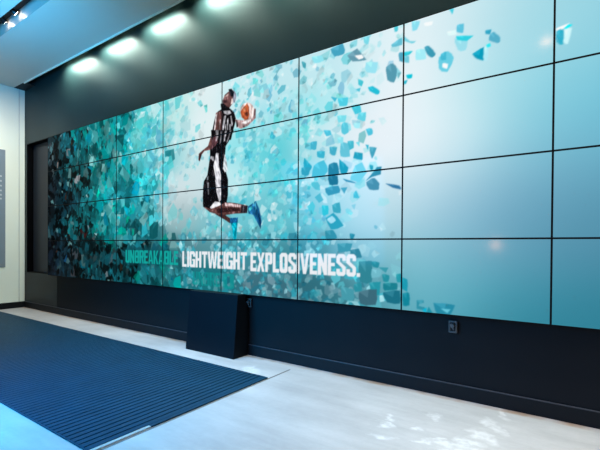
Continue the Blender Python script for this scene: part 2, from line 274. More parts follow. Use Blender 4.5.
SHARDS=[((130,210,222),1.0,[(4.138,2.94),(4.245,2.908),(4.264,2.811),(4.175,2.817)]),((60,150,178),1.0,[(4.336,2.968),(4.458,2.994),(4.473,2.835),(4.377,2.829)]),((90,140,158),1.0,[(4.501,2.788),(4.595,2.849),(4.683,2.637),(4.555,2.673)]),((240,245,248),1.0,[(4.571,2.754),(4.637,2.737),(4.654,2.683),(4.613,2.675)]),((75,140,160),1.0,[(4.855,2.458),(4.911,2.485),(4.948,2.376),(4.923,2.209),(4.866,2.269)]),((30,175,198),1.0,[(4.697,2.234),(4.74,2.234),(4.803,2.136),(4.784,2.092),(4.711,2.171)]),((140,210,224),1.0,[(4.678,2.607),(4.782,2.56),(4.763,2.408),(4.679,2.469)]),((90,175,195),1.0,[(4.894,2.754),(4.986,2.813),(4.987,2.708),(4.909,2.715)]),((70,150,175),1.0,[(4.958,2.604),(4.996,2.602),(4.997,2.462),(4.966,2.493)]),((70,190,210),1.0,[(4.411,2.175),(4.515,2.151),(4.505,2.031),(4.43,2.045)]),((60,170,195),1.0,[(4.34,2.225),(4.406,2.184),(4.385,2.123)]),((60,185,205),1.0,[(4.542,2.018),(4.621,2.007),(4.641,1.885),(4.58,1.871)]),((70,190,210),1.0,[(4.611,1.861),(4.683,1.855),(4.673,1.76),(4.601,1.798)]),((100,205,218),1.0,[(4.408,1.909),(4.495,1.889),(4.485,1.801),(4.42,1.82)]),((60,150,165),1.0,[(4.029,2.918),(4.078,2.86),(4.074,2.779),(4.042,2.816)]),((60,180,195),1.0,[(4.608,2.39),(4.655,2.339),(4.64,2.263),(4.608,2.308)]),((70,180,200),1.0,[(4.582,2.246),(4.631,2.25),(4.62,2.189)]),((110,200,214),1.0,[(4.656,2.977),(4.707,2.966),(4.697,2.858),(4.661,2.892)]),((70,185,200),1.0,[(4.918,2.999),(4.954,2.994),(4.949,2.92),(4.923,2.927)]),((80,185,205),1.0,[(4.457,1.775),(4.506,1.768),(4.522,1.621),(4.48,1.594),(4.449,1.659)]),((90,195,212),1.0,[(4.617,1.886),(4.683,1.871),(4.675,1.743),(4.609,1.789)]),((110,205,218),1.0,[(4.408,1.909),(4.5,1.885),(4.485,1.794),(4.42,1.797)]),((70,180,205),1.0,[(4.679,1.627),(4.734,1.618),(4.744,1.535),(4.704,1.519)]),((30,145,172),1.0,[(4.579,1.313),(4.655,1.276),(4.65,1.173),(4.566,1.222)]),((60,150,175),1.0,[(4.715,1.357),(4.78,1.325),(4.742,1.178),(4.721,1.257)]),((40,165,192),1.0,[(4.677,1.399),(4.709,1.382),(4.702,1.311)]),((50,165,190),1.0,[(4.205,1.409),(4.287,1.387),(4.276,1.278),(4.206,1.32)]),((60,165,190),1.0,[(4.138,1.567),(4.204,1.569),(4.194,1.437),(4.134,1.462)]),((70,180,205),1.0,[(4.27,1.727),(4.342,1.699),(4.354,1.627),(4.298,1.621)]),((60,170,190),1.0,[(4.51,1.491),(4.566,1.482),(4.572,1.374),(4.519,1.346)]),((90,180,200),1.0,[(4.444,1.474),(4.514,1.456),(4.537,1.249),(4.444,1.276)]),((60,160,185),1.0,[(4.332,1.449),(4.411,1.42),(4.389,1.298),(4.345,1.326)]),((150,220,230),1.0,[(4.57,1.749),(4.632,1.724),(4.622,1.654),(4.577,1.673)]),((130,210,222),1.0,[(4.41,1.567),(4.471,1.561),(4.465,1.468),(4.421,1.493)]),((110,205,218),1.0,[(4.586,1.455),(4.627,1.455),(4.624,1.379)]),((65,170,190),1.0,[(4.171,1.186),(4.276,1.253),(4.316,1.115),(4.278,1.001),(4.148,1.004)]),((25,105,128),1.0,[(4.327,1.173),(4.412,1.18),(4.434,0.999),(4.323,0.982)]),((20,135,158),1.0,[(4.43,1.238),(4.521,1.091),(4.5,0.994),(4.446,1.013)]),((100,190,208),1.0,[(4.542,0.946),(4.584,1.105),(4.65,1.143),(4.695,0.987),(4.627,0.846),(4.543,0.893)]),((40,120,150),1.0,[(4.467,0.931),(4.568,0.868),(4.595,0.838),(4.5,0.879)]),((40,120,142),1.0,[(4.747,0.971),(4.782,1.048),(4.824,1.044),(4.817,0.933),(4.737,0.908),(4.683,0.858)]),((60,120,140),1.0,[(4.688,0.841),(4.763,0.893),(4.806,0.807),(4.799,0.712),(4.718,0.728)]),((30,140,160),1.0,[(4.716,1.096),(4.75,1.073),(4.747,1.01),(4.723,1.02)]),((40,105,148),1.0,[(4.854,0.8),(4.975,0.75),(4.987,0.693),(4.92,0.727)]),((45,130,155),1.0,[(4.29,0.807),(4.425,0.829),(4.44,0.718),(4.325,0.684)]),((60,145,168),1.0,[(4.447,0.792),(4.512,0.789),(4.484,0.692)]),((60,170,190),1.0,[(4.57,0.681),(4.596,0.731),(4.628,0.615),(4.574,0.621)]),((20,90,112),1.0,[(4.323,0.99),(4.417,0.984),(4.418,0.844),(4.336,0.855)]),((30,150,172),1.0,[(4.066,1.333),(4.147,1.19),(4.135,1.121),(4.062,1.171)]),((40,140,160),1.0,[(4.037,1.175),(4.135,1.164),(4.111,1.035),(4.038,1.066)]),((160,205,215),1.0,[(4.561,0.525),(4.587,0.532),(4.583,0.456)]),((125,205,222),1.0,[(5.064,2.997),(5.127,2.962),(5.104,2.852),(5.068,2.858)]),((60,190,208),1.0,[(5.341,2.999),(5.377,2.985),(5.366,2.914)]),((205,235,240),1.0,[(5.328,2.706),(5.392,2.699),(5.395,2.64),(5.343,2.652)]),((85,180,205),1.0,[(5.399,2.759),(5.447,2.751),(5.441,2.632),(5.397,2.671)]),((140,205,218),1.0,[(5.382,2.601),(5.476,2.541),(5.46,2.404),(5.407,2.434)]),((40,192,208),1.0,[(5.392,2.621),(5.513,2.564),(5.469,2.519),(5.4,2.566)]),((40,150,180),1.0,[(5.589,2.589),(5.626,2.583),(5.62,2.523),(5.594,2.541)]),((75,160,185),1.0,[(5.62,2.523),(5.645,2.539),(5.686,2.446),(5.671,2.389),(5.614,2.453)]),((0,142,172),1.0,[(5.504,2.338),(5.582,2.387),(5.58,2.219),(5.537,2.259)]),((165,215,226),1.0,[(5.582,2.387),(5.614,2.371),(5.603,2.216),(5.58,2.219)]),((40,212,222),1.0,[(5.595,2.405),(5.621,2.417),(5.627,2.377),(5.602,2.37)]),((95,190,210),1.0,[(5.272,2.406),(5.337,2.455),(5.38,2.344),(5.335,2.183),(5.273,2.249)]),((60,170,195),1.0,[(5.287,2.44),(5.326,2.453),(5.323,2.344),(5.287,2.361)]),((235,244,246),1.0,[(5.302,2.314),(5.338,2.285),(5.331,2.224),(5.298,2.263)]),((50,140,165),1.0,[(5.162,2.592),(5.197,2.589),(5.247,2.463),(5.223,2.421),(5.183,2.484)]),((150,218,228),1.0,[(5.098,2.583),(5.167,2.563),(5.176,2.425),(5.098,2.447)]),((40,185,200),1.0,[(5.002,2.602),(5.074,2.58),(5.043,2.541),(5.002,2.547)]),((100,185,202),1.0,[(5.002,2.547),(5.043,2.528),(5.044,2.431),(5.003,2.463)]),((0,180,200),1.0,[(5.021,2.275),(5.068,2.269),(5.068,2.215),(5.034,2.218)]),((40,170,190),1.0,[(5.005,2.199),(5.034,2.202),(5.021,2.151),(5.002,2.158)]),((110,195,210),1.0,[(5.001,2.825),(5.049,2.73),(5.097,2.706),(5.066,2.687),(5.005,2.753)]),((225,240,243),1.0,[(5.157,2.918),(5.225,2.906),(5.218,2.858),(5.166,2.873)]),((190,228,234),1.0,[(6.048,2.349),(6.093,2.348),(6.073,2.18),(6.049,2.206)]),((235,244,246),1.0,[(6.008,2.39),(6.082,2.412),(6.058,2.367),(6.012,2.354)]),((0,222,230),1.0,[(6.051,2.367),(6.072,2.396),(6.096,2.383),(6.065,2.355)]),((30,160,186),1.0,[(6.012,2.358),(6.049,2.349),(6.046,2.184),(6.012,2.232)]),((20,140,162),1.0,[(4.995,-0.537),(5.046,-0.56),(5.048,-0.731),(4.996,-0.69)]),((10,120,140),1.0,[(5.01,-0.759),(5.063,-0.751),(5.064,-0.918),(5.011,-0.927)]),((40,130,150),1.0,[(5.122,-0.836),(5.173,-0.827),(5.179,-0.864),(5.143,-0.879),(5.138,-0.915),(5.184,-0.925),(5.185,-0.971),(5.123,-0.955)]),((20,130,150),1.0,[(5.195,-1.006),(5.214,-0.912),(5.25,-1.004)]),((30,125,150),1.0,[(5.249,-0.852),(5.406,-0.86),(5.371,-1.0),(5.275,-1.0)]),((90,180,200),1.0,[(5.303,-0.924),(5.375,-0.921),(5.352,-0.977)]),((0,160,190),1.0,[(5.164,-0.965),(5.2,-0.924),(5.195,-1.006)]),((30,120,138),1.0,[(4.542,0.092),(4.59,0.072),(4.566,-0.006),(4.542,0.015)]),((40,125,142),1.0,[(4.295,0.137),(4.378,0.143),(4.417,0.016),(4.314,-0.023)]),((35,140,160),1.0,[(4.299,0.339),(4.378,0.414),(4.48,0.211),(4.353,0.156)]),((150,200,212),1.0,[(4.312,0.317),(4.364,0.367),(4.403,0.292),(4.352,0.247)]),((40,175,190),1.0,[(4.259,0.544),(4.325,0.529),(4.326,0.398),(4.267,0.382)]),((50,145,160),1.0,[(4.364,0.534),(4.44,0.566),(4.448,0.408),(4.377,0.421)]),((120,185,200),1.0,[(4.552,0.516),(4.595,0.531),(4.581,0.437)]),((50,130,145),1.0,[(4.418,-0.063),(4.566,-0.063),(4.543,-0.18),(4.431,-0.202)]),((40,110,125),1.0,[(4.543,-0.159),(4.627,-0.139),(4.656,-0.272),(4.568,-0.275)]),((40,120,135),1.0,[(4.628,-0.33),(4.744,-0.317),(4.746,-0.624),(4.641,-0.635)]),((30,125,140),1.0,[(4.744,-0.325),(4.812,-0.339),(4.801,-0.415),(4.756,-0.406)]),((50,140,155),1.0,[(4.801,-0.404),(4.89,-0.409),(4.868,-0.484)]),((30,130,145),1.0,[(4.835,-0.504),(4.9,-0.518),(4.89,-0.61),(4.847,-0.607)]),((100,170,185),1.0,[(4.745,-0.437),(4.835,-0.449),(4.813,-0.544),(4.745,-0.567)]),((20,115,130),1.0,[(4.847,-0.633),(4.965,-0.62),(4.965,-0.711),(4.858,-0.741)]),((30,135,150),1.0,[(4.723,-0.645),(4.824,-0.615),(4.815,-0.803),(4.747,-0.83)]),((20,100,120),1.0,[(4.847,-0.762),(4.987,-0.725),(4.988,-0.905),(4.881,-0.904)]),((50,95,110),1.0,[(4.631,-0.788),(4.791,-0.731),(4.782,-0.956),(4.643,-0.959)]),((35,130,145),1.0,[(4.582,-0.678),(4.653,-0.652),(4.659,-0.766),(4.594,-0.792)]),((60,140,155),1.0,[(4.459,-0.731),(4.582,-0.756),(4.571,-0.931),(4.472,-0.925)]),((30,140,155),1.0,[(4.954,-0.496),(4.996,-0.484),(4.997,-0.599),(4.965,-0.61)]),((150,205,215),1.0,[(4.815,-0.82),(4.847,-0.806),(4.859,-0.889),(4.819,-0.905)]),((12,14,18),0.85,[(0.223,2.899),(0.273,2.839),(0.323,2.118),(0.021,2.089),(0.045,2.904)]),((10,60,68),0.85,[(0.923,2.528),(0.987,2.554),(0.988,1.956),(0.858,2.006)]),((60,66,72),0.85,[(-0.976,2.83),(-0.883,2.858),(-0.852,2.596),(-0.975,2.548)]),((150,165,175),0.85,[(-0.585,2.931),(-0.453,3.004),(-0.43,2.94),(-0.544,2.871)]),((170,175,178),0.85,[(0.289,2.515),(0.386,2.491),(0.42,2.098),(0.338,2.094)]),((160,160,165),0.85,[(-0.11,1.877),(0.073,1.892),(-0.004,1.506),(-0.136,1.548)]),((0,170,172),0.85,[(0.396,2.67),(0.538,2.675),(0.608,2.436),(0.539,2.319),(0.42,2.37)]),((0,150,150),0.85,[(-0.275,2.994),(-0.059,2.98),(-0.033,2.784),(-0.22,2.81)]),((10,12,16),0.85,[(-0.058,1.939),(0.175,2.035),(0.348,2.045),(0.299,1.918),(0.099,1.909)]),((0,140,142),0.85,[(0.444,2.295),(0.813,2.232),(0.814,2.015),(0.469,2.042)]),((120,195,198),0.85,[(0.79,2.781),(0.891,2.731),(0.878,2.626),(0.803,2.664)]),((100,190,195),0.85,[(0.857,2.459),(0.909,2.437),(0.857,2.135),(0.769,2.133)]),((150,130,125),0.85,[(-0.683,2.282),(-0.625,2.27),(-0.642,2.048),(-0.683,2.057)]),((120,125,130),0.85,[(-0.385,2.513),(-0.246,2.504),(-0.274,2.269),(-0.373,2.339)]),((60,90,95),0.85,[(-0.526,1.879),(-0.383,1.806),(-0.439,1.668)]),((0,110,115),0.85,[(0.02,2.442),(0.158,2.408),(0.124,2.254),(0.021,2.3)]),((140,70,30),0.85,[(-0.381,0.314),(-0.215,0.308),(-0.188,0.164),(-0.325,0.118)]),((220,200,170),0.85,[(-0.308,0.263),(-0.259,0.262),(-0.27,0.19)]),((60,15,15),0.85,[(0.05,0.323),(0.253,0.294),(0.229,0.063),(0.025,0.089)]),((20,70,110),0.85,[(-0.58,-0.351),(-0.352,-0.345),(-0.379,-0.591),(-0.551,-0.575)]),((60,65,72),0.85,[(-0.296,-0.247),(-0.027,-0.194),(-0.0,-0.478),(-0.241,-0.512)]),((95,110,120),0.85,[(0.026,-0.358),(0.255,-0.398),(0.23,-0.491),(0.026,-0.477)]),((60,60,66),0.85,[(-0.351,-0.687),(-0.052,-0.67),(-0.078,-0.958),(-0.323,-0.978)]),((150,205,205),0.85,[(0.566,0.686),(0.705,0.697),(0.683,0.522),(0.59,0.55)]),((150,200,200),0.85,[(1.013,0.632),(1.161,0.613),(1.161,0.494),(1.035,0.501)]),((0,150,150),0.85,[(0.401,0.493),(0.773,0.386),(0.729,0.124),(0.497,0.105)]),((0,135,138),0.85,[(0.683,0.058),(0.907,0.013),(0.843,-0.401),(0.753,-0.447)]),((70,95,105),0.85,[(0.797,-0.314),(0.93,-0.332),(0.908,-0.57),(0.829,-0.575)]),((0,95,115),0.85,[(0.052,-0.522),(0.28,-0.558),(0.256,-0.744),(0.053,-0.711)]),((110,120,125),0.85,[(0.663,-0.76),(0.776,-0.731),(0.799,-0.882),(0.731,-0.909)]),((12,12,16),0.85,[(-0.581,0.446),(-0.325,0.386),(-0.381,0.143),(-0.552,0.196)]),((120,140,150),0.85,[(0.101,0.392),(0.303,0.406),(0.279,0.269),(0.128,0.228)]),((0,120,125),0.85,[(0.255,-0.098),(0.402,-0.415),(0.403,-0.779),(0.281,-0.835)]),((160,190,195),0.85,[(0.425,0.197),(0.544,0.173),(0.521,0.083)]),((10,60,70),0.7,[(0.987,2.629),(1.196,2.674),(1.273,2.548),(1.12,2.434),(0.988,2.415)]),((10,120,128),0.7,[(1.468,3.05),(1.611,3.026),(1.658,2.811),(1.469,2.873)]),((170,225,225),0.7,[(1.469,2.846),(1.588,2.844),(1.613,2.553),(1.528,2.501)]),((10,150,158),0.7,[(1.658,2.762),(1.772,2.75),(1.773,2.458),(1.682,2.458)]),((120,215,215),0.7,[(1.446,2.5),(1.589,2.409),(1.495,2.209),(1.373,2.265)]),((150,225,226),0.7,[(1.772,2.579),(1.862,2.456),(1.841,2.244),(1.706,2.23)]),((20,140,150),0.7,[(1.772,3.019),(1.904,2.972),(1.883,2.836),(1.786,2.868)]),((20,95,105),0.7,[(1.17,2.811),(1.297,2.825),(1.322,2.637),(1.196,2.674)]),((0,165,168),0.7,[(1.272,2.599),(1.445,2.576),(1.422,2.354),(1.248,2.374)]),((20,110,120),0.7,[(1.591,1.936),(1.683,1.914),(1.638,1.825)]),((160,195,205),0.7,[(1.35,1.886),(1.496,1.83),(1.448,1.662),(1.35,1.706)]),((10,110,120),0.7,[(2.037,1.908),(2.204,1.915),(2.225,1.702),(2.039,1.551)]),((120,200,205),0.7,[(1.799,1.596),(1.887,1.604),(1.866,1.462)]),((20,90,105),0.7,[(1.148,1.561),(1.3,1.586),(1.276,1.332),(1.122,1.329)]),((80,200,205),0.7,[(2.22,2.978),(2.34,2.966),(2.302,2.743),(2.229,2.721)]),((60,195,200),0.7,[(2.034,2.975),(2.097,2.977),(2.119,2.757),(2.035,2.762)]),((150,220,222),0.7,[(1.068,2.104),(1.198,2.126),(1.274,2.006),(1.094,1.993)]),((170,215,220),0.7,[(2.303,2.421),(2.497,2.452),(2.498,2.228),(2.343,2.225)]),((130,190,200),0.7,[(2.244,1.906),(2.345,1.905),(2.305,1.731)]),((215,232,234),0.7,[(2.61,2.152),(2.719,2.295),(2.727,2.076),(2.647,2.031)])]
PLAYER=[((150,155,172),1.0,[(3.136,2.807),(3.188,2.746),(3.211,2.662),(3.189,2.541),(3.162,2.534),(3.157,2.671)]),((112,74,72),1.0,[(3.039,2.734),(3.097,2.778),(3.157,2.683),(3.162,2.545),(3.112,2.469),(3.026,2.506),(3.005,2.626)]),((196,168,162),1.0,[(3.045,2.716),(3.087,2.746),(3.097,2.712),(3.053,2.684)]),((225,205,200),1.0,[(3.138,2.627),(3.162,2.624),(3.154,2.534),(3.131,2.519)]),((60,34,38),1.0,[(3.019,2.646),(3.068,2.629),(3.065,2.575),(3.013,2.592)]),((14,12,16),1.0,[(3.093,2.819),(3.138,2.813),(3.175,2.732),(3.169,2.656),(3.131,2.671),(3.111,2.747)]),((14,12,16),1.0,[(2.979,2.589),(3.026,2.579),(3.079,2.5),(3.099,2.463),(3.049,2.461),(2.982,2.518)]),((14,12,16),1.0,[(2.99,2.518),(3.099,2.481),(3.176,2.368),(3.205,2.231),(3.19,2.142),(3.164,2.026),(3.134,1.863),(2.837,1.939),(2.852,2.114),(2.877,2.262),(2.905,2.401),(2.94,2.459),(2.986,2.477)]),((112,74,72),1.0,[(2.909,2.443),(2.99,2.449),(3.001,2.275),(2.971,2.08),(2.941,1.911),(2.87,1.93),(2.885,2.183)]),((205,195,198),1.0,[(2.905,2.401),(2.929,2.424),(2.9,2.152),(2.87,1.956),(2.862,1.984)]),((205,195,198),1.0,[(2.97,2.284),(2.987,2.304),(2.972,1.98),(2.951,1.959)]),((215,215,222),0.85,[(3.02,2.44),(3.118,2.417),(3.138,2.357),(3.08,2.345),(3.031,2.39)]),((215,215,222),0.85,[(3.031,2.341),(3.062,2.344),(3.027,2.066),(3.002,1.896),(2.982,1.901)]),((215,215,222),0.85,[(3.08,2.275),(3.097,2.282),(3.087,1.924),(3.063,1.88)]),((215,215,222),0.85,[(3.124,2.311),(3.14,2.311),(3.16,2.152),(3.144,2.107)]),((215,215,222),0.85,[(3.114,2.165),(3.129,2.161),(3.122,1.89),(3.107,1.874)]),((215,215,222),0.85,[(3.051,2.184),(3.063,2.18),(3.051,2.009)]),((85,52,50),0.9,[(2.99,2.404),(3.014,2.396),(3.002,2.073),(2.968,1.905),(2.948,1.909),(2.971,2.183)]),((170,140,140),1.0,[(3.195,2.234),(3.237,2.202),(3.345,2.164),(3.448,2.227),(3.477,2.27),(3.477,2.164),(3.367,2.054),(3.275,2.029),(3.212,2.082)]),((238,230,232),1.0,[(3.28,2.135),(3.363,2.164),(3.434,2.2),(3.408,2.137),(3.345,2.096)]),((14,12,16),0.8,[(3.205,2.212),(3.218,2.208),(3.238,2.079),(3.215,2.073)]),((70,45,50),1.0,[(3.299,2.073),(3.327,2.066),(3.318,2.032)]),((238,212,206),1.0,[(3.459,2.289),(3.452,2.232),(3.431,2.189),(3.4,2.164),(3.363,2.164),(3.325,2.187),(3.293,2.231),(3.271,2.291),(3.263,2.354),(3.27,2.414),(3.292,2.458),(3.324,2.481),(3.362,2.48),(3.399,2.455),(3.43,2.411),(3.452,2.352)]),((196,96,56),1.0,[(3.267,2.339),(3.308,2.409),(3.358,2.465),(3.383,2.396),(3.39,2.25),(3.373,2.17),(3.326,2.174),(3.286,2.235)]),((225,150,110),0.8,[(3.308,2.386),(3.344,2.409),(3.34,2.339),(3.311,2.329)]),((110,50,35),1.0,[(3.322,2.308),(3.366,2.306),(3.373,2.237),(3.341,2.218)]),((120,90,95),1.0,[(3.452,2.338),(3.477,2.329),(3.473,2.219),(3.448,2.212)]),((112,74,72),1.0,[(2.848,2.077),(2.931,2.054),(2.922,1.827),(2.819,1.75),(2.73,1.749),(2.686,1.689),(2.656,1.56),(2.63,1.595),(2.638,1.718),(2.701,1.772),(2.786,1.835),(2.818,1.956)]),((70,40,45),1.0,[(2.701,1.75),(2.651,1.696),(2.638,1.592),(2.656,1.56),(2.682,1.675)]),((14,12,16),1.0,[(2.833,2.133),(3.177,2.035),(3.12,1.877),(3.059,1.769),(3.047,1.57),(3.024,1.475),(3.068,1.26),(3.095,1.132),(3.096,0.937),(2.707,0.988),(2.723,1.156),(2.778,1.265),(2.799,1.443),(2.819,1.62),(2.819,1.75),(2.849,1.845)]),((90,58,64),1.0,[(2.876,2.018),(2.933,2.028),(2.938,1.874),(2.901,1.807),(2.819,1.75),(2.835,1.823)]),((215,215,222),0.7,[(2.904,2.113),(2.951,2.099),(2.941,1.95),(2.913,1.88)]),((215,215,222),0.6,[(2.985,2.064),(3.01,2.058),(2.986,1.863),(2.966,1.816)]),((215,215,222),0.7,[(3.045,2.06),(3.073,2.053),(3.046,1.871),(3.026,1.852)]),((215,215,222),0.6,[(3.12,2.051),(3.143,2.045),(3.093,1.86),(3.07,1.816)]),((226,226,234),1.0,[(2.914,1.675),(2.951,1.655),(2.955,1.439),(2.989,1.23),(2.99,0.95),(2.925,0.959),(2.904,1.218),(2.874,1.428)]),((215,215,222),0.75,[(2.829,1.63),(2.881,1.607),(2.878,1.518),(2.824,1.58)]),((222,236,242),1.0,[(3.047,1.621),(3.073,1.49),(3.088,1.313),(3.049,1.275),(3.021,1.349),(3.028,1.5)]),((170,185,195),0.7,[(2.774,1.24),(2.8,1.249),(2.779,1.031),(2.758,1.06)]),((14,12,16),1.0,[(2.714,1.053),(2.756,1.177),(3.08,1.126),(3.096,0.974),(3.096,0.849),(3.066,0.627),(3.035,0.592),(2.838,0.605),(2.711,0.659),(2.706,0.844)]),((226,226,234),1.0,[(2.903,1.154),(2.98,1.142),(2.998,0.937),(2.99,0.76),(2.966,0.725),(2.924,0.921)]),((190,195,205),0.6,[(2.773,1.123),(2.803,1.118),(2.808,0.883),(2.791,0.886)]),((222,222,228),1.0,[(2.822,0.636),(2.9,0.744),(2.978,0.716),(2.994,0.671),(2.849,0.589)]),((96,62,60),1.0,[(2.711,0.659),(2.838,0.605),(2.982,0.659),(3.052,0.709),(3.198,0.684),(3.374,0.618),(3.369,0.484),(3.199,0.487),(3.053,0.466),(2.963,0.478),(2.818,0.545)]),((214,184,186),1.0,[(3.052,0.703),(3.282,0.643),(3.283,0.595),(3.179,0.617),(3.052,0.64)]),((52,28,30),1.0,[(2.932,0.601),(3.072,0.607),(3.273,0.579),(3.274,0.531),(3.063,0.526),(2.942,0.51)]),((40,34,44),1.0,[(3.288,0.632),(3.374,0.608),(3.369,0.484),(3.283,0.5)]),((150,150,160),0.7,[(3.314,0.618),(3.325,0.618),(3.314,0.497),(3.305,0.499)]),((70,44,44),1.0,[(2.901,0.5),(3.053,0.472),(3.141,0.396),(3.126,0.31),(3.054,0.377)]),((30,110,165),1.0,[(3.376,0.599),(3.446,0.659),(3.464,0.556),(3.456,0.444),(3.384,0.474)]),((60,190,205),1.0,[(3.383,0.561),(3.428,0.618),(3.437,0.557),(3.398,0.513)]),((20,90,140),1.0,[(3.462,0.674),(3.483,0.689),(3.525,0.557),(3.547,0.437),(3.561,0.32),(3.547,0.189),(3.505,0.304),(3.452,0.444)]),((10,50,95),1.0,[(3.508,0.493),(3.536,0.439),(3.557,0.278),(3.544,0.208),(3.523,0.349)]),((60,160,200),1.0,[(3.465,0.658),(3.483,0.67),(3.497,0.553),(3.477,0.519)]),((20,95,150),1.0,[(3.129,0.409),(3.24,0.409),(3.237,0.317),(3.2,0.257),(3.126,0.323)]),((0,165,190),1.0,[(3.134,0.31),(3.237,0.322),(3.219,0.022),(3.2,0.003),(3.177,0.023),(3.157,0.241)])]
PW, PH = 336, 192                 # samples per display
U0, V0, NU, NV = -1, -1, 8, 4
IW, IH = PW*NU, PH*NV
uu = U0 + (np.arange(IW)+.5)/PW; vv = V0 + (np.arange(IH)+.5)/PH
ctl = np.array(CTL)
# smooth underlying colour field, evaluated coarsely then enlarged
cu, cv = np.meshgrid(np.linspace(U0, U0+NU, 161), np.linspace(V0, V0+NV, 81))
wsum = 0; acc = 0; sg = .2 + .17*np.clip((cu-4.3)/1.0, 0, 1)
for row in ctl:
    d2 = (cu-row[0])**2 + (cv-row[1])**2
    ww = np.exp(-d2/(2*sg**2)) + 1e-3*np.exp(-d2/(2*.6**2)) + 1e-9
    wsum = wsum + ww; acc = acc + ww[..., None]*row[2:6]
fld = acc/wsum[..., None]
def sample(fx, fy):
    gx = np.clip((fx-U0)/NU*160, 0, 159.999); gy = np.clip((fy-V0)/NV*80, 0, 79.999)
    ix = gx.astype(int); iy = gy.astype(int); tx = (gx-ix)[..., None]; ty = (gy-iy)[..., None]
    return (fld[iy, ix]*(1-tx)+fld[iy, ix+1]*tx)*(1-ty) + (fld[iy+1, ix]*(1-tx)+fld[iy+1, ix+1]*tx)*ty
GX, GY_ = np.meshgrid(uu, vv)
img = sample(GX, GY_)[..., :3].astype(np.float64)

def fill(contours, col, a=1.0):
    P = [np.array(c, float) for c in contours]
    allp = np.concatenate(P)
    i0 = max(0, int((allp[:, 0].min()-U0)*PW)-1); i1 = min(IW, int((allp[:, 0].max()-U0)*PW)+2)
    j0 = max(0, int((allp[:, 1].min()-V0)*PH)-1); j1 = min(IH, int((allp[:, 1].max()-V0)*PH)+2)
    if i1 <= i0 or j1 <= j0: return
    X = uu[i0:i1][None, :]; Y = vv[j0:j1][:, None]
    ins = np.zeros((j1-j0, i1-i0), bool)
    for p in P:
        n = len(p)
        for k in range(n):
            x1, y1 = p[k]; x2, y2 = p[(k+1) % n]
            if y1 == y2: continue
            c = (y1 > Y) != (y2 > Y)
            ins ^= c & (X < (x2-x1)*(Y-y1)/(y2-y1)+x1)
    reg = img[j0:j1, i0:i1]
    reg[ins] = reg[ins]*(1-a) + np.array(col, float)*a

rnd = random.Random(11)
def shard(cx, cy, rad, col, a, elong=1.0):
    n = rnd.choice((4, 5, 5, 6)); t0 = rnd.random()*6.28; sk = rnd.uniform(.6, 1.0); rot = rnd.random()*3.14
    pts = []
    for k in range(n):
        t = t0 + 6.283*(k+rnd.uniform(-.3, .3))/n; q = rad*rnd.uniform(.7, 1.15)
        x, y = q*math.cos(t), q*math.sin(t)*sk
        x, y = x*math.cos(rot)-y*math.sin(rot), x*math.sin(rot)+y*math.cos(rot)
        pts.append((cx + x/1.213/elong, cy + y/.684))
    fill([pts], col, a)
    if rnd.random() < .55:                      # a facet of another tone
        k = rnd.randrange(n); g = rnd.choice((.72, 1.25))
        mid = (cx+rnd.uniform(-.2, .2)*rad, cy+rnd.uniform(-.2, .2)*rad)
        fill([[pts[k], pts[(k+1) % n], mid]], [min(252, c*g+6) for c in col], a*.8)
def pick(cx, cy):
    b = sample(np.array([cx]), np.array([cy]))[0]; base = b[:3]; den = b[3]
    lum = base.mean()
    return base, den, lum
nr = np.random.RandomState(5); big = nr.rand(14, 30)
def coarse(cx, cy):
    gx = (cx+1.1)*4.2; gy = (cy+1.1)*2.9; ix = int(gx); iy = int(gy); tx = gx-ix; ty = gy-iy
    return (big[iy, ix]*(1-tx)+big[iy, ix+1]*tx)*(1-ty) + (big[iy+1, ix]*(1-tx)+big[iy+1, ix+1]*tx)*ty
